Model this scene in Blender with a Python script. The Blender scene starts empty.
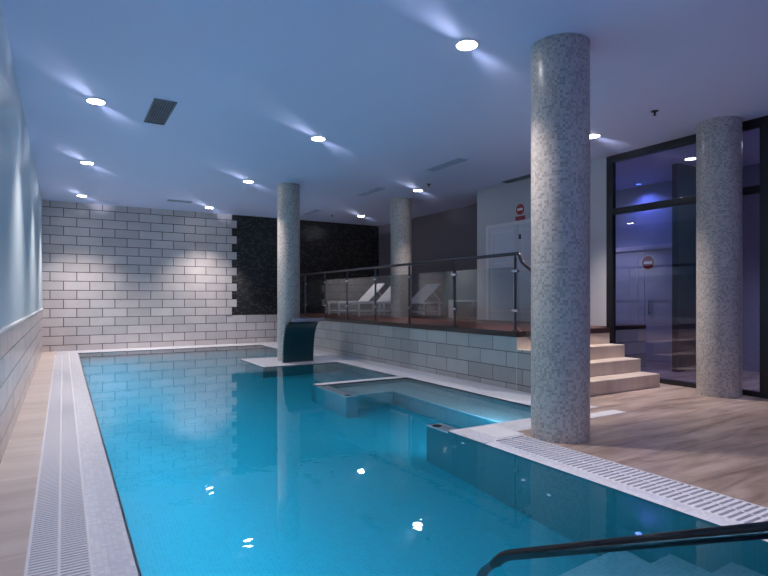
import bpy, bmesh, math, random
from mathutils import Vector, Matrix
random.seed(7)
S = bpy.context.scene
COL = S.collection
R = math.radians

# ------------------------------------------------------------------ camera
cam = bpy.data.cameras.new('camera')
cam.sensor_width = 36.0
cam.lens = 542 / 768 * 36
cam.shift_y = 10 / 768
cam.clip_start = 0.02
co = bpy.data.objects.new('camera', cam)
co.location = (0, 0, 1.15)
co.rotation_euler = (R(90), 0, -R(30.637))
COL.objects.link(co)
S.camera = co

# ------------------------------------------------------------------ world (blue fill light added through the open near end)
W = bpy.data.worlds.new('blue_fill')
S.world = W
W.use_nodes = True
wb = W.node_tree.nodes['Background']
wb.inputs[0].default_value = (0.26, 0.36, 1.0, 1)
wb.inputs[1].default_value = 0.38

# ------------------------------------------------------------------ light levels and exposure
DOWN_W = 165.0        # every ceiling downlight
GLARE_W = 20.0        # each added spot drawing a glare streak on the ceiling
POOL_W = 160.0        # the underwater light line
DOWN_COL = (1.0, 0.89, 0.86)
POOL_COL = (0.36, 0.74, 1.0)
S.view_settings.view_transform = 'Standard'
S.view_settings.look = 'None'
S.view_settings.gamma = 1
S.view_settings.use_curve_mapping = False
S.view_settings.exposure = 0.4
S.cycles.use_denoising = True
S.cycles.max_bounces = 9
S.cycles.diffuse_bounces = 4
S.cycles.glossy_bounces = 4
S.cycles.transmission_bounces = 6
S.cycles.transparent_max_bounces = 12
S.cycles.sample_clamp_indirect = 4
S.cycles.caustics_reflective = False

H = 3.24             # ceiling
PZ = 0.73            # raised deck
WZ = -0.012          # water level
PD = -1.08           # pool floor

# ------------------------------------------------------------------ materials
class NT:
    def __init__(s, name):
        s.m = bpy.data.materials.new(name)
        s.m.use_nodes = True
        s.t = s.m.node_tree
        s.b = s.t.nodes['Principled BSDF']
        s.out = s.t.nodes['Material Output']
    def n(s, kind, **kw):
        x = s.t.nodes.new(kind)
        for k, v in kw.items():
            setattr(x, k, v)
        return x
    def l(s, a, b):
        s.t.links.new(a, b)
    def math(s, op, a, b=None):
        x = s.n('ShaderNodeMath', operation=op)
        for i, v in enumerate((a, b)):
            if v is None: continue
            if isinstance(v, (int, float)): x.inputs[i].default_value = v
            else: s.l(v, x.inputs[i])
        return x.outputs[0]
    def coords(s, axes, off=(0, 0), uv=False):
        tc = s.n('ShaderNodeTexCoord')
        if uv: return tc.outputs['UV']
        sp = s.n('ShaderNodeSeparateXYZ'); s.l(tc.outputs['Object'], sp.inputs[0])
        cb = s.n('ShaderNodeCombineXYZ')
        for i, a in enumerate(axes):
            s.l(s.math('ADD', sp.outputs['XYZ'.index(a)], off[i]), cb.inputs[i])
        return cb.outputs[0]

def setp(b, col=None, rough=None, metal=None, spec=None, trans=None, ior=None):
    if col is not None: b.inputs['Base Color'].default_value = (*col, 1)
    if rough is not None: b.inputs['Roughness'].default_value = rough
    if metal is not None: b.inputs['Metallic'].default_value = metal
    if spec is not None: b.inputs['Specular IOR Level'].default_value = spec
    if trans is not None: b.inputs['Transmission Weight'].default_value = trans
    if ior is not None: b.inputs['IOR'].default_value = ior

def plain(name, col, rough=0.5, metal=0.0, spec=0.5, var=0.06, scale=9.0):
    k = NT(name); setp(k.b, col, rough, metal, spec)
    tc = k.n('ShaderNodeTexCoord')
    nz = k.n('ShaderNodeTexNoise'); nz.inputs['Scale'].default_value = scale; nz.inputs['Detail'].default_value = 4
    k.l(tc.outputs['Object'], nz.inputs['Vector'])
    mx = k.n('ShaderNodeMix', data_type='RGBA')
    k.l(nz.outputs[0], mx.inputs[0])
    mx.inputs[6].default_value = (*[c * (1 - var) for c in col], 1)
    mx.inputs[7].default_value = (*[min(1, c * (1 + var)) for c in col], 1)
    k.l(mx.outputs[2], k.b.inputs['Base Color'])
    return k.m

def brick(name, axes, w, h, mortar, c1, c2, cm, off=(0, 0), stagger=0.5, rough=0.35, bias=0.0, uv=False, bump=0.3, cloud=0.0, spec=0.5):
    k = NT(name); setp(k.b, None, rough, 0, spec)
    v = k.coords(axes, off, uv)
    br = k.n('ShaderNodeTexBrick', offset=stagger, offset_frequency=2, squash=1.0)
    br.inputs['Scale'].default_value = 1
    br.inputs['Color1'].default_value = (*c1, 1); br.inputs['Color2'].default_value = (*c2, 1); br.inputs['Mortar'].default_value = (*cm, 1)
    br.inputs['Mortar Size'].default_value = mortar; br.inputs['Mortar Smooth'].default_value = 0.1
    br.inputs['Bias'].default_value = bias
    br.inputs['Brick Width'].default_value = w; br.inputs['Row Height'].default_value = h
    k.l(v, br.inputs['Vector'])
    colr = br.outputs['Color']
    if cloud:
        nz = k.n('ShaderNodeTexNoise'); nz.inputs['Scale'].default_value = 3.0; nz.inputs['Detail'].default_value = 6
        k.l(v, nz.inputs['Vector'])
        mx = k.n('ShaderNodeMix', data_type='RGBA', blend_type='MULTIPLY')
        rp = k.n('ShaderNodeValToRGB')
        rp.color_ramp.elements[0].position = 0.3; rp.color_ramp.elements[1].position = 0.7
        rp.color_ramp.elements[0].color = (1 - cloud, 1 - cloud * 1.05, 1 - cloud * 1.1, 1); rp.color_ramp.elements[1].color = (1, 1, 1, 1)
        k.l(nz.outputs[0], rp.inputs[0])
        mx.inputs[0].default_value = 1
        k.l(colr, mx.inputs[6]); k.l(rp.outputs[0], mx.inputs[7]); colr = mx.outputs[2]
    k.l(colr, k.b.inputs['Base Color'])
    if bump:
        bp = k.n('ShaderNodeBump', invert=True); bp.inputs['Strength'].default_value = bump; bp.inputs['Distance'].default_value = 0.004
        k.l(br.outputs['Fac'], bp.inputs['Height']); k.l(bp.outputs[0], k.b.inputs['Normal'])
    return k.m

def stone(name, c1, c2, cm, sx, sy, w, h, rough):
    """travertine slabs: stretched veins with fine joints"""
    k = NT(name); setp(k.b, None, rough)
    v = k.coords('XY', (0.13, 0.07))
    mp = k.n('ShaderNodeMapping'); mp.inputs['Scale'].default_value = (sx, sy, 1)
    k.l(v, mp.inputs[0])
    nz = k.n('ShaderNodeTexNoise'); nz.inputs['Scale'].default_value = 1; nz.inputs['Detail'].default_value = 8; nz.inputs['Roughness'].default_value = 0.62
    nz.inputs['Distortion'].default_value = 0.6
    k.l(mp.outputs[0], nz.inputs['Vector'])
    rp = k.n('ShaderNodeValToRGB')
    rp.color_ramp.elements[0].position = 0.34; rp.color_ramp.elements[1].position = 0.66
    rp.color_ramp.elements[0].color = (*c1, 1); rp.color_ramp.elements[1].color = (*c2, 1)
    k.l(nz.outputs[0], rp.inputs[0])
    br = k.n('ShaderNodeTexBrick', offset=0.5, offset_frequency=2)
    br.inputs['Scale'].default_value = 1; br.inputs['Mortar Size'].default_value = 0.0025
    br.inputs['Brick Width'].default_value = w; br.inputs['Row Height'].default_value = h
    br.inputs['Color1'].default_value = (1, 1, 1, 1); br.inputs['Color2'].default_value = (0.86, 0.86, 0.86, 1); br.inputs['Mortar'].default_value = (*cm, 1)
    k.l(v, br.inputs['Vector'])
    mx = k.n('ShaderNodeMix', data_type='RGBA', blend_type='MULTIPLY'); mx.inputs[0].default_value = 1
    k.l(rp.outputs[0], mx.inputs[6]); k.l(br.outputs['Color'], mx.inputs[7])
    k.l(mx.outputs[2], k.b.inputs['Base Color'])
    return k.m

def glass(name, f0, tint, rough=0.0):
    k = NT(name); k.t.nodes.remove(k.b)
    lw = k.n('ShaderNodeLayerWeight'); lw.inputs[0].default_value = 0.5
    p = k.math('POWER', lw.outputs['Facing'], 5.0)
    f = k.math('ADD', k.math('MULTIPLY', p, 1 - f0), f0)
    tr = k.n('ShaderNodeBsdfTransparent'); tr.inputs[0].default_value = (*tint, 1)
    gl = k.n('ShaderNodeBsdfGlossy'); gl.inputs['Roughness'].default_value = rough
    mx = k.n('ShaderNodeMixShader')
    k.l(f, mx.inputs[0]); k.l(tr.outputs[0], mx.inputs[1]); k.l(gl.outputs[0], mx.inputs[2])
    k.l(mx.outputs[0], k.out.inputs[0])
    return k.m

def emit(name, col, strength):
    k = NT(name); k.t.nodes.remove(k.b)
    e = k.n('ShaderNodeEmission'); e.inputs[0].default_value = (*col, 1); e.inputs[1].default_value = strength
    k.l(e.outputs[0], k.out.inputs[0])
    return k.m

M = {}
M['ceiling'] = plain('ceiling_pool_tint', (0.66, 0.71, 0.95), 0.55, var=0.015, scale=1.5)  # white ceiling; the blue of the pool's light is put into its colour
M['left_panel'] = plain('satin_wall_panel', (0.50, 0.60, 0.66), 0.45, spec=0.3, var=0.02, scale=2)
M['white_wall'] = plain('white_wall_paint', (0.50, 0.50, 0.53), 0.6, var=0.02, scale=2)
M['mauve_wall'] = plain('mauve_grey_wall_paint', (0.15, 0.13, 0.155), 0.6, var=0.03, scale=2)
M['dark_wall'] = plain('charcoal_paint', (0.03, 0.03, 0.035), 0.5)
M['next_wall'] = plain('pale_corridor_paint', (0.34, 0.34, 0.42), 0.55, var=0.02)
BC = ((0.62, 0.57, 0.56), (0.50, 0.46, 0.455), (0.08, 0.07, 0.075))
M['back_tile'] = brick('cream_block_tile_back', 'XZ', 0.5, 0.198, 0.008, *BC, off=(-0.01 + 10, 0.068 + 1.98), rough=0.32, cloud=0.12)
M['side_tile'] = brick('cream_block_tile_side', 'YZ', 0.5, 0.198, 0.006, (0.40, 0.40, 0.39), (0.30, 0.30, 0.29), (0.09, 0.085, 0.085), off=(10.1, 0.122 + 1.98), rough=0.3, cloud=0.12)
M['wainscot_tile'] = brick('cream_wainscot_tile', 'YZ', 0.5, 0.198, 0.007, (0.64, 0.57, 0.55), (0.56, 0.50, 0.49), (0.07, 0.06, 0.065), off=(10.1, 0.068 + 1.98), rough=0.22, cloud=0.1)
M['dark_mosaic'] = brick('black_pebble_mosaic', 'XZ', 0.07, 0.04, 0.005, (0.010, 0.012, 0.013), (0.13, 0.12, 0.11), (0.006, 0.006, 0.006), bias=-0.45, rough=0.28, bump=0.6, off=(10, 10))
M['column_mosaic'] = brick('grey_white_glass_mosaic', 'XY', 0.021, 0.021, 0.0015, (0.51, 0.465, 0.425), (0.19, 0.175, 0.16), (0.45, 0.42, 0.39), stagger=0.0, bias=-0.25, uv=True, rough=0.28, bump=0.15)
M['rim_mosaic'] = brick('white_rim_mosaic', 'XY', 0.025, 0.025, 0.0018, (0.80, 0.81, 0.87), (0.66, 0.68, 0.76), (0.68, 0.69, 0.74), stagger=0.0, rough=0.22, bump=0.15, off=(10, 10))
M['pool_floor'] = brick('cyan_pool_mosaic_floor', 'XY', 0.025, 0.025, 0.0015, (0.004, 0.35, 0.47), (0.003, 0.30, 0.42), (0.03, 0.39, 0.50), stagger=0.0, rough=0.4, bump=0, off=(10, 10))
M['pool_wall_shaded'] = brick('cyan_pool_mosaic_wall_shaded', 'YZ', 0.025, 0.025, 0.0015, (0.004, 0.12, 0.155), (0.003, 0.10, 0.13), (0.015, 0.14, 0.17), stagger=0.0, rough=0.4, bump=0, off=(10, 10))  # same mosaic as the floor, darkened: the wall's shade is in the colour
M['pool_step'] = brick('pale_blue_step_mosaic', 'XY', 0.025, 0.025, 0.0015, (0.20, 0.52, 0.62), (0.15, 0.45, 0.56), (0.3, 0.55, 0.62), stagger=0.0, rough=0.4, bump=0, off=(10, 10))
M['bench_top_lit'] = brick('lit_spa_bench_mosaic', 'XY', 0.025, 0.025, 0.0015, (0.50, 0.70, 0.76), (0.42, 0.62, 0.70), (0.5, 0.66, 0.7), stagger=0.0, rough=0.4, bump=0, off=(10, 10))  # bench tops paler than their sides: light from above put into the colour
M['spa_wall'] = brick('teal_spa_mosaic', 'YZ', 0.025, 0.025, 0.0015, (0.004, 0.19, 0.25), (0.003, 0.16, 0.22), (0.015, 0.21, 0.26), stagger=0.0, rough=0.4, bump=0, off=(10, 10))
M['stone'] = stone('brown_travertine', (0.26, 0.18, 0.15), (0.60, 0.47, 0.40), (0.55, 0.5, 0.45), 1.2, 7.0, 1.2, 0.4, 0.32)
M['stone_pale'] = stone('pale_travertine', (0.60, 0.50, 0.45), (0.74, 0.66, 0.60), (0.7, 0.6, 0.56), 1.0, 5.0, 0.6, 0.6, 0.3)
M['step_stone'] = stone('step_travertine', (0.50, 0.40, 0.33), (0.68, 0.58, 0.50), (0.9, 0.9, 0.9), 2.0, 9.0, 8.0, 8.0, 0.4)
M['marble'] = plain('white_marble', (0.88, 0.88, 0.90), 0.2, var=0.04, scale=4)
M['wood'] = brick('dark_red_deck_boards', 'XY', 3.0, 0.12, 0.004, (0.12, 0.035, 0.022), (0.075, 0.022, 0.015), (0.01, 0.005, 0.004), rough=0.35, bump=0.4, off=(10, 10))
M['wood_edge'] = plain('dark_wood_edge', (0.03, 0.014, 0.010), 0.4)
M['steel'] = plain('brushed_steel', (0.55, 0.55, 0.57), 0.22, metal=1.0, var=0.05)
M['dark_steel'] = plain('dark_steel', (0.10, 0.10, 0.11), 0.28, metal=1.0, var=0.05)
M['black_frame'] = plain('black_aluminium', (0.010, 0.009, 0.010), 0.35)
M['rail_dark'] = plain('dark_polished_rail', (0.05, 0.05, 0.055), 0.16, metal=1.0, var=0.1)
M['white_metal'] = plain('white_powder_coat', (0.72, 0.70, 0.73), 0.4, var=0.02)
M['white_sling'] = plain('white_sling_fabric', (0.78, 0.75, 0.78), 0.8, var=0.04, scale=60)
M['door_paint'] = plain('pale_grey_door_paint', (0.62, 0.64, 0.70), 0.4, var=0.02)
M['grate'] = plain('white_grate_plastic', (0.80, 0.80, 0.85), 0.35, var=0.03)
M['channel'] = plain('gutter_channel', (0.05, 0.05, 0.06), 0.5)
M['vent_grey'] = plain('grey_vent_metal', (0.15, 0.165, 0.21), 0.45)
M['vent_dark'] = plain('dark_vent_slats', (0.045, 0.05, 0.07), 0.5)
M['vent_pale'] = plain('pale_vent_metal', (0.42, 0.47, 0.60), 0.45)
M['red'] = plain('sign_red', (0.30, 0.010, 0.02), 0.4)
M['sign_white'] = plain('sign_white', (0.75, 0.70, 0.68), 0.4)
M['black'] = plain('black_rubber', (0.015, 0.015, 0.015), 0.5)
M['lens'] = emit('lit_lamp_lens', (1.0, 0.96, 0.95), 28.0)
M['pool_lens'] = emit('lit_pool_lens', POOL_COL, 6.0)
M['blue_lens'] = emit('lit_blue_lens', (0.12, 0.25, 1.0), 3.0)
M['glass_clear'] = glass('clear_balustrade_glass', 0.09, (0.76, 0.79, 0.80))
M['glass_window'] = glass('tinted_window_glass', 0.08, (0.72, 0.71, 0.84))
# cascade: sheet of dark satin steel, pool reflection put into its teal colour
M['cascade'] = plain('dark_steel_pool_reflection', (0.010, 0.045, 0.055), 0.25, metal=0.2)

k = NT('pool_water')
setp(k.b, (0.74, 0.97, 1.0), 0.015, 0, 0.4, 1.0, 1.333)
tc = k.n('ShaderNodeTexCoord')
nz = k.n('ShaderNodeTexNoise'); nz.inputs['Scale'].default_value = 3.2; nz.inputs['Detail'].default_value = 3
nz2 = k.n('ShaderNodeTexNoise'); nz2.inputs['Scale'].default_value = 14; nz2.inputs['Detail'].default_value = 2
k.l(tc.outputs['Object'], nz.inputs['Vector']); k.l(tc.outputs['Object'], nz2.inputs['Vector'])
hh = k.math('ADD', nz.outputs[0], k.math('MULTIPLY', nz2.outputs[0], 0.18))
bp = k.n('ShaderNodeBump'); bp.inputs['Strength'].default_value = 1.0; bp.inputs['Distance'].default_value = 0.0013
k.l(hh, bp.inputs['Height']); k.l(bp.outputs[0], k.b.inputs['Normal'])
M['water'] = k.m

# ------------------------------------------------------------------ mesh helpers
def box(bm, x0, x1, y0, y1, z0, z1, bev=0.0):
    vs = [bm.verts.new(p) for p in ((x0, y0, z0), (x1, y0, z0), (x1, y1, z0), (x0, y1, z0), (x0, y0, z1), (x1, y0, z1), (x1, y1, z1), (x0, y1, z1))]
    fs = [bm.faces.new([vs[i] for i in f]) for f in ((0, 3, 2, 1), (4, 5, 6, 7), (0, 1, 5, 4), (1, 2, 6, 5), (2, 3, 7, 6), (3, 0, 4, 7))]
    if bev:
        es = list({e for f in fs for e in f.edges})
        bmesh.ops.bevel(bm, geom=es, offset=bev, segments=2, affect='EDGES', profile=0.5)

def lathe(bm, prof, cx=0, cy=0, seg=32):
    rings = []
    for r, z in prof:
        rings.append([bm.verts.new((cx + r * math.cos(2 * math.pi * i / seg), cy + r * math.sin(2 * math.pi * i / seg), z)) for i in range(seg)])
    for a, b in zip(rings, rings[1:]):
        for i in range(seg):
            j = (i + 1) % seg
            bm.faces.new((a[i], a[j], b[j], b[i]))
    if prof[0][0] > 1e-6: bm.faces.new(list(reversed(rings[0])))
    if prof[-1][0] > 1e-6: bm.faces.new(rings[-1])

def tube(bm, pts, r, seg=12, cap=True):
    pts = [Vector(p) for p in pts]
    rings = []
    up = None
    for i, p in enumerate(pts):
        d = (pts[min(i + 1, len(pts) - 1)] - pts[max(i - 1, 0)]).normalized()
        if up is None:
            up = Vector((0, 0, 1)) if abs(d.z) < 0.9 else Vector((1, 0, 0))
        a = d.cross(up).normalized(); b = a.cross(d).normalized(); up = b
        rings.append([bm.verts.new(p + r * (math.cos(2 * math.pi * k / seg) * a + math.sin(2 * math.pi * k / seg) * b)) for k in range(seg)])
    for x, y in zip(rings, rings[1:]):
        for k in range(seg):
            j = (k + 1) % seg
            bm.faces.new((x[k], x[j], y[j], y[k]))
    if cap:
        bm.faces.new(list(reversed(rings[0]))); bm.faces.new(rings[-1])

def fillet(pts, rad, n=6):
    """round the inner corners of a polyline"""
    pts = [Vector(p) for p in pts]
    out = [pts[0]]
    for a, b, c in zip(pts, pts[1:], pts[2:]):
        u = (a - b); v = (c - b)
        q = min(rad, u.length * 0.49, v.length * 0.49)
        p0 = b + u.normalized() * q; p1 = b + v.normalized() * q
        for i in range(n + 1):
            t = i / n
            out.append((1 - t) ** 2 * p0 + 2 * t * (1 - t) * b + t * t * p1)
    out.append(pts[-1])
    return out

def obj(name, bm, mat, parent=None, smooth=None, recalc=True):
    if recalc: bmesh.ops.recalc_face_normals(bm, faces=bm.faces)
    me = bpy.data.meshes.new(name)
    bm.to_mesh(me); bm.free()
    for m in (mat if isinstance(mat, (list, tuple)) else [mat]): me.materials.append(m)
    if smooth is not None:
        for p in me.polygons: p.use_smooth = True
        try: me.set_sharp_from_angle(angle=R(smooth))
        except Exception: pass
    o = bpy.data.objects.new(name, me); COL.objects.link(o)
    if parent: o.parent = parent
    return o

def struct(name, bm, mat, parent=None, label=None, cat=None):
    o = obj(name, bm, mat, parent)
    if parent is None:
        o['kind'] = 'structure'
        if label: o['label'] = label
        if cat: o['category'] = cat
    return o

def boxes(name, lst, mat, parent=None, bev=0.0, **kw):
    bm = bmesh.new()
    for b in lst: box(bm, *b, bev)
    return struct(name, bm, mat, parent, **kw) if parent is None and 'tagd' not in kw else obj(name, bm, mat, parent)

def part(name, lst, mat, parent, bev=0.0):
    bm = bmesh.new()
    for b in lst: box(bm, *b, bev)
    return obj(name, bm, mat, parent)

def tag(o, label, cat, group=None, kind=None):
    o['label'] = label; o['category'] = cat
    if group: o['group'] = group
    if kind: o['kind'] = kind
    return o

def thing(name, label, cat, loc=(0, 0, 0), rz=0.0, group=None):
    o = bpy.data.objects.new(name, None); COL.objects.link(o)
    o.empty_display_size = 0.1
    o.location = loc; o.rotation_euler = (0, 0, rz)
    return tag(o, label, cat, group)

def copy_tree(o, parent=None):
    c = o.copy(); COL.objects.link(c)
    if parent: c.parent = parent
    for ch in list(o.children): copy_tree(ch, c)
    return c

# ------------------------------------------------------------------ the setting
LX = -0.38; BY = 13.64; NY = -1.2       # left wall, back wall, open near end
RX = 6.95; AX = 7.9; AY = 8.17          # right wall line, alcove wall, alcove start
CX = 9.3                                 # far wall of the room behind the glass
boxes('ceiling', [(LX - 0.1, CX + 0.1, NY, BY + 0.2, H, H + 0.1)], M['ceiling'], label='flat white ceiling with blue pool light painted in, over the pool and raised deck', cat='ceiling')
boxes('wall_left', [(LX - 0.2, LX, NY, BY, 0.93, H)], M['left_panel'], label='satin blue grey left wall above the tiled wainscot', cat='wall')
boxes('trim_1', [(LX - 0.2, LX + 0.006, NY, BY, 0, 0.91)], M['wainscot_tile'], label='cream tiled wainscot along the left wall', cat='wainscot')
boxes('trim_2', [(LX - 0.2, LX + 0.022, NY, BY, 0.91, 0.93)], M['marble'], bev=0.004, label='pale ledge capping the left wainscot', cat='ledge')
TX = 3.49
boxes('wall_back', [(LX, TX, BY, BY + 0.2, 0, H), (TX, 4.86, BY, BY + 0.2, 0, 0.722)], M['back_tile'], label='cream block tile wall at the far end of the pool', cat='wall')
# toothed edge where the cream blocks meet the black mosaic
bm = bmesh.new()
kz = 0.722; row = 0
while kz < H - 0.01:
    z1 = min(kz + 0.198, H)
    box(bm, TX, TX + (0.27 if row % 2 else 0.15), BY - 0.018, BY + 0.2, kz + 0.003, z1 - 0.003)
    kz += 0.198; row += 1
box(bm, TX, TX + 0.12, BY - 0.014, BY + 0.2, 0.722, H)
struct('trim_3', bm, M['back_tile'], label='toothed edge of cream blocks against the black mosaic wall', cat='trim')
boxes('wall_mosaic', [(TX + 0.12, AX, BY, BY + 0.2, 0.722, H)], M['dark_mosaic'], label='black pebble mosaic wall behind the far column', cat='wall')
boxes('wall_alcove', [(AX, AX + 0.1, AY, BY, 0, H), (RX + 0.1, AX + 0.1, AY - 0.1, AY, 0, H)], M['mauve_wall'], label='dark mauve grey wall of the lounger alcove', cat='wall')
boxes('wall_right', [(RX, RX + 0.1, 5.24, AY, 0.0, H)], M['white_wall'], label='pale wall with the no entry sign, left of the glazing', cat='wall')
boxes('wall_near', [(RX, RX + 0.1, NY, 0.9, 0.0, H)], M['dark_wall'], label='dark right wall nearest the camera', cat='wall')
# room behind the glazing
boxes('wall_corridor', [(CX, CX + 0.1, NY, AY - 0.1, 0, H), (8.35, CX, 5.08, 5.18, 0, H) if False else (CX - 0.02, CX, 1.0, 1.02, 0, H)], M['next_wall'], label='dim wall of the room behind the glazing', cat='wall')
boxes('wall_corridor_shade', [(8.2, CX, 4.9, 5.0, 0, H)], M['dark_wall'], label='added dark partition in place of a dark opening in the room behind the glazing', cat='wall')  # added partition; its charcoal stands for the darkness of an opening

# ---- deck around the pool, built from the rectangles between pool edges
PL, PR = 0.28, 2.87
Y0, Y1 = 0.85, 13.0
A_X, B_X, S_X = 4.2, 4.25, 4.3
A_Y0 = 10.15; B_Y0, B_Y1 = 6.74, 8.8; S_Y0, S_Y1 = 3.76, 6.6
T = -0.06
boxes('floor', [(2.99 + 0.33, RX, NY, 3.44, T, 0), (4.86, RX, 3.44, 4.97, T, 0), (4.5, 4.86, 3.545, S_Y0, T, 0)], M['stone'], label='brown travertine floor on the right side of the pool', cat='floor')
boxes('floor_left', [(LX, -0.14, NY, BY, T, 0)], M['stone_pale'], label='pale travertine walkway along the left wall', cat='floor')
boxes('floor_corridor', [(RX, CX, NY, AY, T, 0.0)], M['stone'], label='stone floor of the room behind the glazing', cat='floor')
# pale far strip, strip below the raised deck, slab of the cascade and spa border, all in white mosaic
boxes('pool_border', [(-0.14, 4.86, Y1, BY, T, 0), (A_X, 4.86, A_Y0, Y1, T, 0), (PR + 0.02, 4.86, B_Y1, A_Y0, T, 0.0), (B_X, 4.86, S_Y1 + 0.14, B_Y1, T, 0),
                      (PR + 0.02, 4.86, S_Y1, S_Y1 + 0.14, T, 0.0), (S_X, 4.86, S_Y0, S_Y1, T, 0), (PR + 0.02, 3.32, 3.30, 3.44, T, 0), (PR + 0.02, 4.5, 3.44, S_Y0, T, 0), (4.5, 4.86, 3.44, 3.545, T, 0),
                      (-0.14, RX, NY, Y0 - 0.42, T, 0)], M['rim_mosaic'], label='white mosaic border around the pool, cascade slab and spa', cat='pool border')
# rounded rims that dip under the water along both long sides
def rim(bm, prof, y0, y1):
    rows = [[bm.verts.new((x, y, z)) for x, z in prof] for y in (y0, y1)]
    n = len(prof)
    for i in range(n):
        j = (i + 1) % n
        bm.faces.new((rows[0][i], rows[0][j], rows[1][j], rows[1][i]))
    bm.faces.new(rows[0]); bm.faces.new(list(reversed(rows[1])))
bm = bmesh.new()
pr = [(0.11, T - 0.04), (0.11, 0.0), (0.17, 0.0), (0.22, -0.003), (0.25, -0.007), (0.272, -0.012), (0.285, -0.019), (0.288, -0.028), (0.25, T - 0.04)]
rim(bm, pr, Y0 - 0.42, Y1)
pr = [(2.98, T - 0.04), (2.98, 0.0), (2.93, -0.003), (2.905, -0.007), (2.885, -0.013), (2.874, -0.022), (2.874, -0.028), (2.90, T - 0.04)]
rim(bm, pr, Y0 - 0.42, 3.30)
box(bm, PR + 0.004, PR + 0.03, 3.30, S_Y0, T + 0.02, -0.003)
box(bm, PR + 0.004, PR + 0.03, B_Y1, A_Y0, T - 0.04, -0.002)
struct('trim_4', bm, M['rim_mosaic'], label='rounded white mosaic rim dipping into the water', cat='pool rim')

# ---- pool basin
bm = bmesh.new()
mats = [M['pool_wall_shaded'], M['pool_floor']]
outline = [(PL, Y0), (PR, Y0), (PR, S_Y0), (S_X, S_Y0), (S_X, S_Y1), (PR, S_Y1), (PR, B_Y0), (B_X, B_Y0), (B_X, B_Y1), (PR, B_Y1), (PR, A_Y0), (A_X, A_Y0), (A_X, Y1), (PL, Y1)]
n = len(outline)
# shift of the near-end and side wall faces outwards is avoided: faces only
for i in range(n):
    (xa, ya), (xb, yb) = outline[i], outline[(i + 1) % n]
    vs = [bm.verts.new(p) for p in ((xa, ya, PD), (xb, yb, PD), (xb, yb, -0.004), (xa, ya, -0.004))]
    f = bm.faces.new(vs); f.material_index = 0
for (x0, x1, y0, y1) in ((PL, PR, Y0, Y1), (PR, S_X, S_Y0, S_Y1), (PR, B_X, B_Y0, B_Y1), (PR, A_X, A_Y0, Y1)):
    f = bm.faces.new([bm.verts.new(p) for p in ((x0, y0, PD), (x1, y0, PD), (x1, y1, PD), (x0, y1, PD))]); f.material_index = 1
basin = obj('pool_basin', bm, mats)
basin['kind'] = 'structure'; basin['label'] = 'cyan mosaic basin of the swimming pool under the water'; basin['category'] = 'pool'
# entry steps at the near end, spa benches and the dwarf walls of the spa
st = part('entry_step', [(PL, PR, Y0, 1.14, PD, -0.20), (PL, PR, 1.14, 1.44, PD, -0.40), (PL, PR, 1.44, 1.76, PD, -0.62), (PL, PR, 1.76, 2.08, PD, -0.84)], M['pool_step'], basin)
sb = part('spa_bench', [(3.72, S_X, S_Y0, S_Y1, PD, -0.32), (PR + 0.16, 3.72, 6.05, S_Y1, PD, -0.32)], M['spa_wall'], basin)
part('bench_top_lit', [(3.71, S_X, S_Y0, S_Y1, -0.32, -0.29), (PR + 0.16, 3.71, 6.04, S_Y1, -0.32, -0.29)], M['bench_top_lit'], sb, bev=0.005)
for y0, y1, wm in ((5.72, S_Y1, 'spa_wall'), (S_Y0, 4.08, 'pool_wall_shaded')):
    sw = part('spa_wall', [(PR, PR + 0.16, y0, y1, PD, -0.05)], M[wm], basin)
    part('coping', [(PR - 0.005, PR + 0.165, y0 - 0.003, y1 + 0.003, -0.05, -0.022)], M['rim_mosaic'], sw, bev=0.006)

# ---- water sheet
bm = bmesh.new()
def sheet(bm, x0, x1, y0, y1):
    bm.faces.new([bm.verts.new(p) for p in ((x0, y0, WZ), (x1, y0, WZ), (x1, y1, WZ), (x0, y1, WZ))])
sheet(bm, PL - 0.04, PR, Y0, Y1); sheet(bm, PR, PR + 0.04, Y0, S_Y0); sheet(bm, PR, PR + 0.04, S_Y1, B_Y0); sheet(bm, PR, PR + 0.04, B_Y1, A_Y0); sheet(bm, PR, S_X, S_Y0, S_Y1); sheet(bm, PR, B_X, B_Y0, B_Y1); sheet(bm, PR, A_X, A_Y0, Y1)
w = obj('pool_water', bm, M['water'], recalc=False)
tag(w, 'calm turquoise pool water reflecting the ceiling lamps', 'water', kind='stuff')

# ---- underwater light line on the left pool wall
t = thing('pool_light', 'long underwater light line along the left pool wall', 'pool light', (PL, 6.8, -0.24))
part('housing', [(-0.04, 0.001, -5.75, 5.75, -0.05, 0.05)], M['steel'], t)
part('lens', [(0.001, 0.003, -5.72, 5.72, -0.035, 0.035)], M['pool_lens'], t)
for i in range(4):
    L = bpy.data.lights.new('pool_light_beam', 'AREA'); L.shape = 'RECTANGLE'; L.size = 2.8; L.size_y = 0.07
    L.energy = POOL_W / 4; L.color = POOL_COL
    lo = bpy.data.objects.new('pool_light_beam', L); COL.objects.link(lo); lo.parent = t
    lo.location = (0.008, -4.29 + 2.86 * i, 0)
    # local x along the pool, facing +X and a little down
    zax = Vector((-1, 0, 0.42)).normalized(); xax = Vector((0, 1, 0)); yax = zax.cross(xax)
    lo.rotation_euler = Matrix((xax, yax, zax)).transposed().to_euler()

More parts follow.
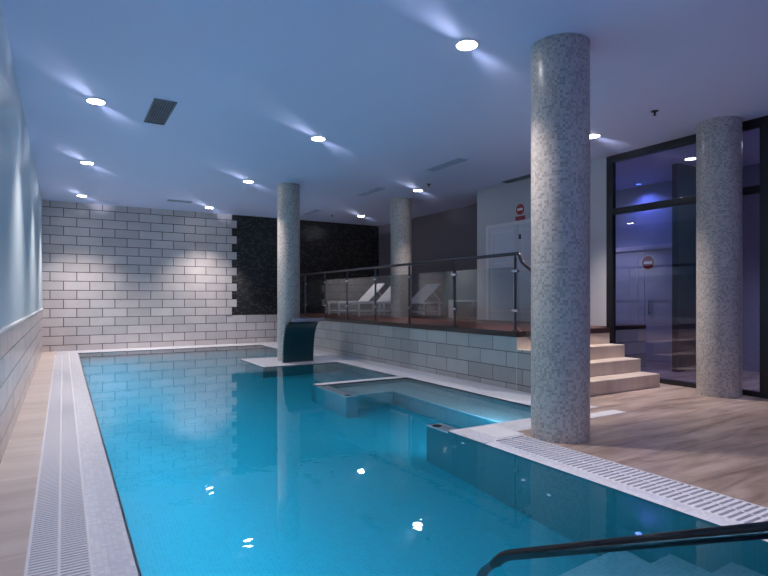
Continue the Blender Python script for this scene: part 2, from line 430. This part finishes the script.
t = thing('spa_fill_lamp', 'added underwater fill lamp, out of view, on the near wall of the spa corner', 'pool light', (3.35, S_Y0, -0.12))  # added unseen lamp that brightens the spa walls and benches
bm = bmesh.new(); box(bm, -0.15, 0.15, 0, 0.015, -0.05, 0.05, 0.004); obj('housing', bm, M['steel'], t)
part('lens', [(-0.14, 0.14, 0.015, 0.02, -0.04, 0.04)], M['pool_lens'], t)
L = bpy.data.lights.new('spa_fill_beam', 'AREA'); L.shape = 'RECTANGLE'; L.size = 0.28; L.size_y = 0.08; L.energy = 12; L.color = POOL_COL
lo = bpy.data.objects.new('spa_fill_beam', L); COL.objects.link(lo); lo.parent = t; lo.location = (0, 0.03, 0); lo.rotation_euler = (R(90), 0, 0)

# ------------------------------------------------------------------ raised deck with its tiled face
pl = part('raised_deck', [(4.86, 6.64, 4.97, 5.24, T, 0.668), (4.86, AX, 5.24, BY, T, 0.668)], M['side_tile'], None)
pl['kind'] = 'structure'; pl['label'] = 'raised lounging deck faced in cream block tile'; pl['category'] = 'platform'
part('deck_boards', [(4.9, 6.64, 5.02, 5.24, 0.668, PZ), (4.9, AX, 5.24, BY, 0.668, PZ)], M['wood'], pl)
part('edge_board', [(4.845, 4.9, 4.955, BY, 0.66, PZ + 0.001), (4.9, 6.64, 4.955, 5.02, 0.66, PZ + 0.001)], M['wood_edge'], pl, bev=0.004)
part('front_riser', [(4.862, 6.64, 4.962, 4.972, 0.0, 0.66)], M['step_stone'], pl)

st = thing('staircase', 'three beige stone steps up to the raised deck, right of the front column', 'stairs', (5.75, 4.97, 0))
for i, (yf, yb) in enumerate(((4.21, 4.48), (4.48, 4.72), (4.72, 4.96))):
    bm = bmesh.new()
    box(bm, 4.875 - 5.75, 6.64 - 5.75, yf - 4.97, 4.96 - 4.97, 0.17 * i, 0.17 * (i + 1), 0.006)
    obj('step', bm, M['step_stone'], st)
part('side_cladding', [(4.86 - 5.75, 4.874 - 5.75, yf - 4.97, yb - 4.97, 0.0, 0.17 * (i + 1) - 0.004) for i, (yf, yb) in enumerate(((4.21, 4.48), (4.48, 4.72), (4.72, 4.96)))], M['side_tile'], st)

# ------------------------------------------------------------------ columns
def column(x, y, r, z0, label):
    bm = bmesh.new()
    seg = 64
    uvl = bm.loops.layers.uv.new('UVMap')
    prof = [z0, H]
    c = [[bm.verts.new((r * math.cos(2 * math.pi * i / seg), r * math.sin(2 * math.pi * i / seg), z - z0)) for i in range(seg)] for z in prof]
    for i in range(seg):
        j = (i + 1) % seg
        f = bm.faces.new((c[0][i], c[0][j], c[1][j], c[1][i]))
        u0 = i / seg * 2 * math.pi * r; u1 = (i + 1) / seg * 2 * math.pi * r
        for lp, uv in zip(f.loops, ((u0, 0), (u1, 0), (u1, H - z0), (u0, H - z0))): lp[uvl].uv = uv
    bm.faces.new(list(reversed(c[0]))); bm.faces.new(c[1])
    o = obj('mosaic_column', bm, M['column_mosaic'], None, 40)
    o.location = (x, y, z0)
    return tag(o, label, 'column', 'round mosaic columns')
column(3.552, 3.128, 0.234, 0, 'nearest round mosaic column, standing at the end of the right gutter grate')
column(3.59, 9.52, 0.205, 0, 'round mosaic column rising right behind the pool cascade')
column(6.18, 9.72, 0.225, PZ, 'round mosaic column standing on the raised wooden deck')
column(6.72, 3.52, 0.235, 0, 'round mosaic column in front of the dark glazing at right')

# ------------------------------------------------------------------ glazing on the right
wn = bpy.data.objects.new('window_1', None); COL.objects.link(wn)
wn['kind'] = 'structure'; wn['label'] = 'dark framed floor to ceiling glazing on the right'; wn['category'] = 'window'
FX0, FX1 = RX - 0.02, RX + 0.06
part('frame', [(FX0, FX1, 5.13, 5.235, 0, H), (FX0, FX1, 0.9, 5.13, H - 0.10, H), (FX0, FX1, 0.9, 5.13, 0, 0.06), (FX0, FX1, 2.86, 3.18, 0.06, H - 0.1), (FX0, FX1, 0.9, 1.0, 0.06, H - 0.1)], M['black_frame'], wn, bev=0.004)
part('transom', [(FX0, FX1, 3.18, 5.13, 2.37, 2.46), (FX0, FX1, 1.0, 2.86, 2.37, 2.46)], M['black_frame'], wn, bev=0.004)
for y0, y1 in ((3.18, 5.13), (1.0, 2.86)):
    for z0, z1 in ((0.06, 2.37), (2.46, H - 0.1)):
        part('pane', [(RX + 0.015, RX + 0.023, y0, y1, z0, z1)], M['glass_window'], wn)

# door and sign seen in the room behind
d2 = bpy.data.objects.new('door_2', None); COL.objects.link(d2)
d2['kind'] = 'structure'; d2['label'] = 'pale double door in the room behind the glazing'; d2['category'] = 'door'
dx = CX - 0.03
part('frame', [(dx - 0.02, CX, 5.18, 5.26, 0, 2.12), (dx - 0.02, CX, 7.1, 7.18, 0, 2.12), (dx - 0.02, CX, 5.26, 7.1, 2.04, 2.12)], M['white_metal'], d2)
for y0, y1 in ((5.26, 6.175), (6.185, 7.1)):
    part('leaf', [(dx, CX - 0.002, y0, y1, 0.01, 2.04), (dx - 0.008, dx, y0 + 0.12, y1 - 0.12, 0.2, 0.95), (dx - 0.008, dx, y0 + 0.12, y1 - 0.12, 1.1, 1.9)], M['door_paint'], d2)
part('handle', [(dx - 0.06, dx - 0.045, 6.05, 6.07, 0.85, 1.1), (dx - 0.05, dx, 6.05, 6.07, 0.86, 0.88), (dx - 0.05, dx, 6.05, 6.07, 1.07, 1.09)], M['steel'], d2)

def no_entry(name, x, y, z, r, label, plate):
    t = thing(name, label, 'sign', (x, y, z))
    q = Matrix.Rotation(R(-90), 4, 'Y')
    def disc(nm, rr, z0, z1, m):
        bm = bmesh.new(); lathe(bm, [(rr, z0), (rr, z1), (0, z1)], seg=40)
        bmesh.ops.transform(bm, matrix=q, verts=bm.verts)
        return obj(nm, bm, m, t, 40)
    disc('rim', r * 1.1, 0.0, 0.004, M['sign_white'])
    disc('disc', r, 0.004, 0.007, M['red'])
    part('bar', [(-0.010, -0.007, -r * 0.68, r * 0.68, -r * 0.2, r * 0.2)], M['sign_white'], t)
    if plate:
        p = part('plate', [(-0.006, 0, -r * 1.15, r * 1.15, -r * 1.9, -r * 1.18)], M['red'], t)
no_entry('no_entry_sign', RX - 0.001, 7.01, 2.715, 0.1, 'red round no entry sign with red plate above the pale door', True)
no_entry('no_entry_sign', dx - 0.009, 6.1, 1.80, 0.12, 'faint red no entry sign seen through the dark glazing', False)

# pale door on the right wall at deck level
d1 = bpy.data.objects.new('door_1', None); COL.objects.link(d1)
d1['kind'] = 'structure'; d1['label'] = 'pale panelled door on the raised deck below the no entry sign'; d1['category'] = 'door'
part('frame', [(RX - 0.03, RX, 7.80, 7.88, PZ, 2.52), (RX - 0.03, RX, 6.14, 7.80, 2.45, 2.52), (RX - 0.03, RX, 6.08, 6.14, PZ, 2.52)], M['white_metal'], d1, bev=0.004)
for y0, y1 in ((7.05, 7.80), (6.14, 7.04)):
    lf = part('leaf', [(RX - 0.018, RX, y0, y1, PZ + 0.008, 2.45)], M['door_paint'], d1)
    part('moulding', [(RX - 0.026, RX - 0.018, y0 + 0.08, y1 - 0.08, 2.34, 2.37), (RX - 0.026, RX - 0.018, y0 + 0.08, y1 - 0.08, 1.78, 1.81), (RX - 0.026, RX - 0.018, y0 + 0.08, y0 + 0.11, 1.81, 2.34),
                      (RX - 0.026, RX - 0.018, y1 - 0.11, y1 - 0.08, 1.81, 2.34), (RX - 0.026, RX - 0.018, y0 + 0.08, y1 - 0.08, 0.9, 0.93), (RX - 0.026, RX - 0.018, y0 + 0.08, y1 - 0.08, 1.62, 1.65)], M['white_metal'], lf)
part('latch', [(RX - 0.05, RX - 0.018, 6.97, 7.0, 2.19, 2.27)], M['black'], d1, bev=0.004)

# ------------------------------------------------------------------ glass balustrade
RLX = 4.93
rail = thing('glass_balustrade', 'steel and glass balustrade along the edge of the raised deck', 'railing', (RLX, 5.06, PZ))
ys = [5.06, 6.3, 7.5, 8.63, 9.77, 10.83, 11.97, 13.1]
def lx(p): return (p[0] - RLX, p[1] - 5.06, p[2] - PZ)
def post(y, zb, zt):
    bm = bmesh.new()
    lathe(bm, [(0.045, zb - PZ), (0.045, zb - PZ + 0.012), (0.018, zb - PZ + 0.016), (0.018, zt - PZ - 0.03), (0.012, zt - PZ - 0.02), (0.012, zt - PZ)], 0, y - 5.06, 16)
    p = obj('post', bm, M['dark_steel'], rail, 30)
    for zc in (zb + 0.26, zb + 0.76):
        bm = bmesh.new()
        box(bm, -0.022, 0.022, y - 5.06 - 0.05, y - 5.06 + 0.05, zc - PZ - 0.018, zc - PZ + 0.018, 0.006)
        obj('glass_clamp', bm, M['steel'], p)
for y in ys: post(y, PZ, 1.695)
post(4.32, 0.17, 1.12)
for a, b in zip(ys, ys[1:]):
    part('glass_panel', [(-0.005, 0.005, a - 5.06 + 0.04, b - 5.06 - 0.04, 0.09, 0.815)], M['glass_clear'], rail)
# sloping panel beside the stairs
bm = bmesh.new()
q = [(5.02, 0.80), (5.02, 1.52), (4.36, 0.98), (4.36, 0.28)]
a = [bm.verts.new(lx((RLX - 0.005, y, z))) for y, z in q]; b = [bm.verts.new(lx((RLX + 0.005, y, z))) for y, z in q]
bm.faces.new(a); bm.faces.new(list(reversed(b)))
for i in range(4): bm.faces.new((a[i], b[i], b[(i + 1) % 4], a[(i + 1) % 4]))
obj('glass_panel', bm, M['glass_clear'], rail)
bm = bmesh.new()
pts = fillet([lx((RLX, 13.2, 1.71)), lx((RLX, 5.0, 1.71)), lx((RLX, 4.945, 1.595)), lx((RLX, 4.28, 1.16)), lx((RLX, 4.15, 1.16))], 0.03)
tube(bm, pts, 0.022, 14)
obj('handrail', bm, M['dark_steel'], rail, 40)

# ------------------------------------------------------------------ cascade
cs = thing('pool_cascade', 'curved dark steel cascade spout, teal pool reflection painted on, standing in front of the far column', 'water feature', (3.63, 9.12, 0))
prof = [(9.13, -0.002), (9.125, 0.12), (9.115, 0.25), (9.095, 0.38), (9.06, 0.50), (9.015, 0.60), (8.96, 0.675), (8.895, 0.72), (8.81, 0.742), (8.68, 0.748)]
tk = 0.05
bm = bmesh.new()
inn = prof
outr = []
for i, (y, z) in enumerate(prof):
    a = Vector(prof[max(i - 1, 0)]); b = Vector(prof[min(i + 1, len(prof) - 1)])
    d = (b - a).normalized(); nrm = Vector((d.y, -d.x))
    outr.append((y + nrm.x * tk, max(z + nrm.y * tk, -0.002)))
loop = inn + outr[::-1]
va = [bm.verts.new((-0.285, y - 9.12, z)) for y, z in loop]; vb = [bm.verts.new((0.285, y - 9.12, z)) for y, z in loop]
nn = len(loop)
for i in range(nn):
    j = (i + 1) % nn
    bm.faces.new((va[i], va[j], vb[j], vb[i]))
np_ = len(prof)
for i in range(np_ - 1):
    bm.faces.new((va[i], va[i + 1], va[nn - 2 - i], va[nn - 1 - i]))
    bm.faces.new((vb[i + 1], vb[i], vb[nn - 1 - i], vb[nn - 2 - i]))
obj('spout', bm, M['cascade'], cs, 35)
bm = bmesh.new()
box(bm, -0.29, 0.29, 8.655 - 9.12, 8.685 - 9.12, 0.742, 0.802, 0.005)
obj('lip', bm, M['steel'], cs)
bm = bmesh.new()
box(bm, -0.30, 0.30, 9.11 - 9.12, 9.20 - 9.12, 0.0, 0.015, 0.004)
obj('base_flange', bm, M['steel'], cs)

# little chrome nozzles on the spa posts and jets on the pool wall
def nozzle(x, y, z, label):
    bm = bmesh.new(); lathe(bm, [(0.045, 0), (0.045, 0.006), (0.03, 0.010), (0.018, 0.004), (0, 0.004)], seg=20)
    o = obj('spa_fitting', bm, M['dark_steel'], None, 40); o.location = (x, y, z)
    tag(o, label, 'pool fitting', 'spa fittings')
nozzle(PR + 0.06, 5.80, -0.022, 'small round fitting on the far dwarf wall of the spa')
nozzle(PR + 0.06, 4.0, -0.022, 'small round fitting on the near dwarf wall of the spa')
def jet(y, z, label):
    bm = bmesh.new(); lathe(bm, [(0.018, 0), (0.018, 0.006), (0.008, 0.008), (0, 0.006)], seg=20)
    o = obj('pool_jet', bm, M['white_metal'], None, 40); o.location = (PR - 0.001, y, z); o.rotation_euler = (0, R(-90), 0)
    tag(o, label, 'pool jet', 'pool wall jets')
jet(3.55, -0.18, 'white jet in the right pool wall below the white lid')
jet(2.62, -0.55, 'white jet in the right pool wall beside the gutter grate')

# ------------------------------------------------------------------ white lids and gutters
o = part('skimmer_lid', [(-0.145, 0.145, -0.19, 0.19, 0.0005, 0.006)], M['marble'], None, bev=0.002)
o.location = (3.20, 3.52, 0); tag(o, 'white rectangular lid in the mosaic left of the nearest column', 'lid')
o = part('floor_slab', [(-0.28, 0.28, -0.07, 0.07, 0.0005, 0.006)], M['marble'], None, bev=0.002)
o.location = (4.58, 3.51, 0); tag(o, 'white slab set in the floor right of the nearest column', 'slab')

def grate(label, x0, x1, y0, y1, pitch, fill, name='gutter_grate'):
    xm = (x0 + x1) / 2
    t = thing(name, label, 'gutter grate', (xm, y0, 0), 0, 'overflow gutter grates')
    part('channel', [(x0 - xm, x1 - xm, 0, y1 - y0, -0.055, -0.03)], M['channel'], t)
    hw = (x1 - x0) / 2
    part('edge_rail', [(-hw, -hw + 0.012, 0, y1 - y0, -0.03, 0), (hw - 0.012, hw, 0, y1 - y0, -0.03, 0), (-0.006, 0.006, 0, y1 - y0, -0.03, 0.001)], M['grate'], t)
    bm = bmesh.new()
    k_ = int((y1 - y0) / pitch)
    for i in range(k_):
        y = i * pitch + 0.3 * pitch
        box(bm, -hw + 0.012, hw - 0.012, y, y + pitch * fill, -0.022, -0.001)
    obj('slats', bm, M['grate'], t)
grate('long white slatted gutter grate along the left side of the pool', -0.14, 0.11, Y0 - 0.42, Y1, 0.028, 0.64)
grate('white slatted gutter grate along the right side, ending at the nearest column', 2.98, 3.32, Y0 - 0.42, 3.30, 0.042, 0.5)

# ------------------------------------------------------------------ foreground handrail into the pool
hr = thing('pool_handrail', 'dark tubular handrail descending into the water at lower right', 'handrail', (1.66, 1.8, 0))
bm = bmesh.new()
pts = fillet([(0.0, -1.50, 0.72), (0.0, -1.0, 0.487), (-0.03, -0.02, 0.025), (-0.06, 0.06, -0.16), (-0.06, 0.06, -0.60)], 0.09, 8)
tube(bm, pts, 0.0225, 16)
obj('rail', bm, M['rail_dark'], hr, 40)
bm = bmesh.new(); tube(bm, [(0, -1.5, 0.72), (0, -1.5, 0.0)], 0.0215, 16); obj('post', bm, M['rail_dark'], hr, 40)
bm = bmesh.new(); lathe(bm, [(0.05, 0), (0.05, 0.008), (0.024, 0.012)], 0, -1.5, 20); obj('base_flange', bm, M['steel'], hr, 40)

# ------------------------------------------------------------------ loungers, chair and table on the deck
def lounger(x, y, rz, label, seat=1.15, back=0.79, ang=32, group='white sun loungers on the raised deck', name='sun_lounger', cat='sun lounger'):
    t = thing(name, label, cat, (x, y, PZ), rz, group)
    hw = 0.31; sh = 0.33
    part('frame', [(0, seat + 0.55, -hw, -hw + 0.04, sh - 0.04, sh), (0, seat + 0.55, hw - 0.04, hw, sh - 0.04, sh), (0, 0.04, -hw, hw, sh - 0.04, sh), (seat + 0.51, seat + 0.55, -hw, hw, sh - 0.04, sh)], M['white_metal'], t, bev=0.004)
    for lx_ in (0.02, seat + 0.42):
        for s in (-1, 1):
            part('leg', [(lx_, lx_ + 0.04, s * (hw - 0.02) - 0.02, s * (hw - 0.02) + 0.02, 0, sh - 0.04)], M['white_metal'], t, bev=0.004)
    part('stretcher', [(0.03, seat + 0.44, s * (hw - 0.02) - 0.012, s * (hw - 0.02) + 0.012, 0.10, 0.125) for s in (-1, 1)], M['white_metal'], t)
    part('seat_sling', [(0.03, seat, -hw + 0.035, hw - 0.035, sh - 0.005, sh + 0.012)], M['white_sling'], t, bev=0.004)
    bm = bmesh.new(); box(bm, 0, back, -hw + 0.02, hw - 0.02, -0.012, 0.014, 0.005)
    bmesh.ops.transform(bm, matrix=Matrix.Translation((seat, 0, sh + 0.005)) @ Matrix.Rotation(-R(ang), 4, 'Y'), verts=bm.verts)
    obj('backrest', bm, M['white_sling'], t)
    bm = bmesh.new()
    bx = seat + back * 0.62 * math.cos(R(ang)); bz = sh + back * 0.62 * math.sin(R(ang))
    bm.free()
    for s in (-1, 1):
        bm = bmesh.new(); tube(bm, [(bx, s * 0.24, bz - 0.02), (seat + 0.53, s * 0.24, sh - 0.02)], 0.011, 8)
        obj('back_strut', bm, M['white_metal'], t)
    return t
lounger(5.69, 12.09, R(-2), 'white sun lounger left of the deck column, nearest the black mosaic wall', seat=0.85, back=0.64, ang=44)
lounger(5.73, 11.15, R(0), 'white sun lounger in the middle, partly hidden behind the deck column', seat=0.85, back=0.64, ang=44)
lounger(6.12, 10.32, R(0), 'white sun lounger whose raised back shows right of the deck column', seat=0.85, back=0.64, ang=40)
tb = thing('side_table', 'low white side table right of the loungers, before the mauve wall', 'side table', (7.25, 8.95, PZ), R(-25))
part('table_top', [(-0.28, 0.28, -0.22, 0.22, 0.34, 0.38)], M['white_metal'], tb, bev=0.004)
for x0 in (-0.28, 0.24):
    part('leg', [(x0, x0 + 0.04, -0.22, 0.22, 0, 0.34)], M['white_metal'], tb, bev=0.004)

# ------------------------------------------------------------------ ceiling downlights
def downlight(x, y, label, vp=None, power=1.0, col=None, lens='lens'):
    t = thing('downlight', label, 'ceiling lamp', (x, y, H), 0, 'recessed ceiling downlights')
    bm = bmesh.new(); lathe(bm, [(0.083, -0.0005), (0.098, -0.0005), (0.098, -0.008), (0.086, -0.012), (0.083, -0.012)], seg=36)
    obj('trim_ring', bm, M['white_metal'], t, 40)
    bm = bmesh.new(); lathe(bm, [(0.083, -0.003), (0.083, -0.014), (0.05, -0.018), (0, -0.02)], seg=36)
    obj('lens', bm, M[lens], t, 40)
    L = bpy.data.lights.new('downlight_beam', 'SPOT'); L.energy = DOWN_W * power; L.color = col or DOWN_COL
    L.spot_size = R(96); L.spot_blend = 1.0; L.shadow_soft_size = 0.05
    lo = bpy.data.objects.new('downlight_beam', L); COL.objects.link(lo); lo.parent = t; lo.location = (0, 0, -0.075)
    if vp is not None:
        for s in (0, 180):  # added spot pair imitating the glare streak beside the lamp
            G = bpy.data.lights.new('downlight_glare_spot', 'SPOT'); G.energy = GLARE_W; G.color = (0.74, 0.77, 1)
            G.spot_size = R(32); G.spot_blend = 1.0; G.shadow_soft_size = 0.06
            g = bpy.data.objects.new('downlight_glare_spot', G); COL.objects.link(g); g.parent = t
            az = R(90 - vp + s)
            dv = Vector((math.cos(az), math.sin(az), 0.10))
            g.location = Vector((math.cos(az) * 0.03, math.sin(az) * 0.02, -0.078))
            g.rotation_euler = dv.to_track_quat('-Z', 'Y').to_euler()
    return t
# vp = bearing of the added glare streak along the ceiling, degrees from the pool's long axis
downlight(2.86, 3.49, 'large bright downlight nearest the camera, left of the nearest column', 66)
downlight(2.87, 6.53, 'downlight over the pool, second from the camera in the middle row', 51)
downlight(2.85, 9.57, 'downlight over the pool just left of the column behind the cascade', 40)
downlight(2.9, 12.80, 'far downlight close to the toothed edge of the back wall', 35, 1.8)
downlight(0.30, 6.49, 'nearest downlight of the row along the left wall, left of the dark vent', 26, 1.4)
downlight(0.32, 9.51, 'second downlight of the row along the left wall', 25, 1.4)
downlight(0.33, 12.64, 'farthest downlight of the left row, in the corner by the back wall', 22, 1.8)
downlight(5.86, 4.63, 'downlight half hidden behind the right edge of the nearest column', 80, 2.0)
downlight(5.91, 8.69, 'downlight over the raised deck, right of the deck column', 54, 0.7)
downlight(6.52, 12.15, 'downlight over the loungers, left of the deck column', 50, 0.6)
# same lamps of the rows continuing towards the camera
downlight(0.27, 3.47, 'downlight of the left row above the walkway beside the camera', None, 0.7)
downlight(2.87, 0.5, 'downlight of the middle row above the pool steps', 66)
downlight(5.86, 1.3, 'downlight above the travertine floor near the camera', 80, 0.3)

# blue lamp in the room behind the glazing
t = thing('blue_lamp', 'blue ceiling lamp glowing in the room behind the glazing', 'ceiling lamp', (9.05, 6.15, H))
bm = bmesh.new(); lathe(bm, [(0.05, -0.0005), (0.06, -0.0005), (0.06, -0.01), (0.05, -0.012)], seg=24); obj('trim_ring', bm, M['dark_steel'], t, 40)
bm = bmesh.new(); lathe(bm, [(0.05, -0.003), (0.05, -0.012), (0, -0.016)], seg=24); obj('lens', bm, M['blue_lens'], t, 40)
L = bpy.data.lights.new('blue_lamp_beam', 'SPOT'); L.energy = 36; L.color = (0.18, 0.28, 1.0); L.spot_size = R(150); L.spot_blend = 1; L.shadow_soft_size = 0.05
lo = bpy.data.objects.new('blue_lamp_beam', L); COL.objects.link(lo); lo.parent = t; lo.location = (0, 0, -0.08)

downlight(8.1, 3.4, 'added fill downlight inside the room behind the glazing, above its front floor', None, 1.2, (0.76, 0.80, 1.0))  # extra lamp added to brighten this room
downlight(8.5, 6.75, 'added unseen fill downlight inside the room behind the glazing, before its double door', None, 0.5, (0.72, 0.74, 1.0))  # unseen lamp added to light the wall with the double door

# ------------------------------------------------------------------ vents and sprinklers
def vent(x, y, wx, wy, rows, label, frame, slat):
    t = thing('ceiling_vent', label, 'vent', (x, y, H), 0, 'ceiling vents')
    a, b = wx / 2, wy / 2; f = 0.012
    fr = [(-a, a, -b, -b + f, -0.012, 0), (-a, a, b - f, b, -0.012, 0), (-a, -a + f, -b, b, -0.012, 0), (a - f, a, -b, b, -0.012, 0)]
    for i in range(1, rows): yy = -b + wy * i / rows; fr.append((-a, a, yy - 0.008, yy + 0.008, -0.012, 0))
    part('frame', fr, M[frame], t)
    part('backing', [(-a + f, a - f, -b + f, b - f, -0.003, 0)], M[slat], t)
    n_ = 9
    part('slats', [(-a + wx * (i + 0.32) / n_, -a + wx * (i + 0.55) / n_, -b + f, b - f, -0.010, -0.003) for i in range(n_)], M[frame], t)
vent(0.935, 6.53, 0.23, 0.86, 3, 'dark three section vent in the ceiling right of the left lamp row', 'vent_grey', 'vent_dark')
vent(5.17, 6.82, 0.16, 0.86, 1, 'slim pale ceiling vent nearest the camera above the balustrade', 'vent_pale', 'vent_grey')
vent(5.20, 9.28, 0.16, 0.86, 1, 'slim pale ceiling vent between the cascade column and the deck column', 'vent_pale', 'vent_grey')
vent(5.21, 12.2, 0.16, 0.86, 1, 'slim pale ceiling vent just right of the cascade column top', 'vent_pale', 'vent_grey')
vent(2.17, 12.3, 0.5, 0.16, 1, 'pale ceiling vent left of the far pool downlight by the back wall', 'vent_pale', 'vent_grey')
vent(6.86, 6.85, 0.16, 0.9, 1, 'slim ceiling vent tight against the pale wall above the no entry sign', 'vent_grey', 'vent_dark')
def sprinkler(x, y, label):
    t = thing('sprinkler', label, 'sprinkler', (x, y, H), 0, 'ceiling sprinklers')
    bm = bmesh.new(); lathe(bm, [(0.04, 0), (0.038, -0.008), (0.012, -0.012), (0.012, -0.03), (0.008, -0.045)], seg=16); obj('body', bm, M['black'], t, 40)
    bm = bmesh.new(); lathe(bm, [(0.02, -0.045), (0.02, -0.049)], seg=16); obj('deflector', bm, M['black'], t, 40)
sprinkler(5.69, 3.67, 'small black sprinkler head left of the right column top')
sprinkler(5.77, 8.13, 'small black sprinkler head above the balustrade near the deck column')
sprinkler(5.83, 12.41, 'tiny black sprinkler head near the black mosaic wall')
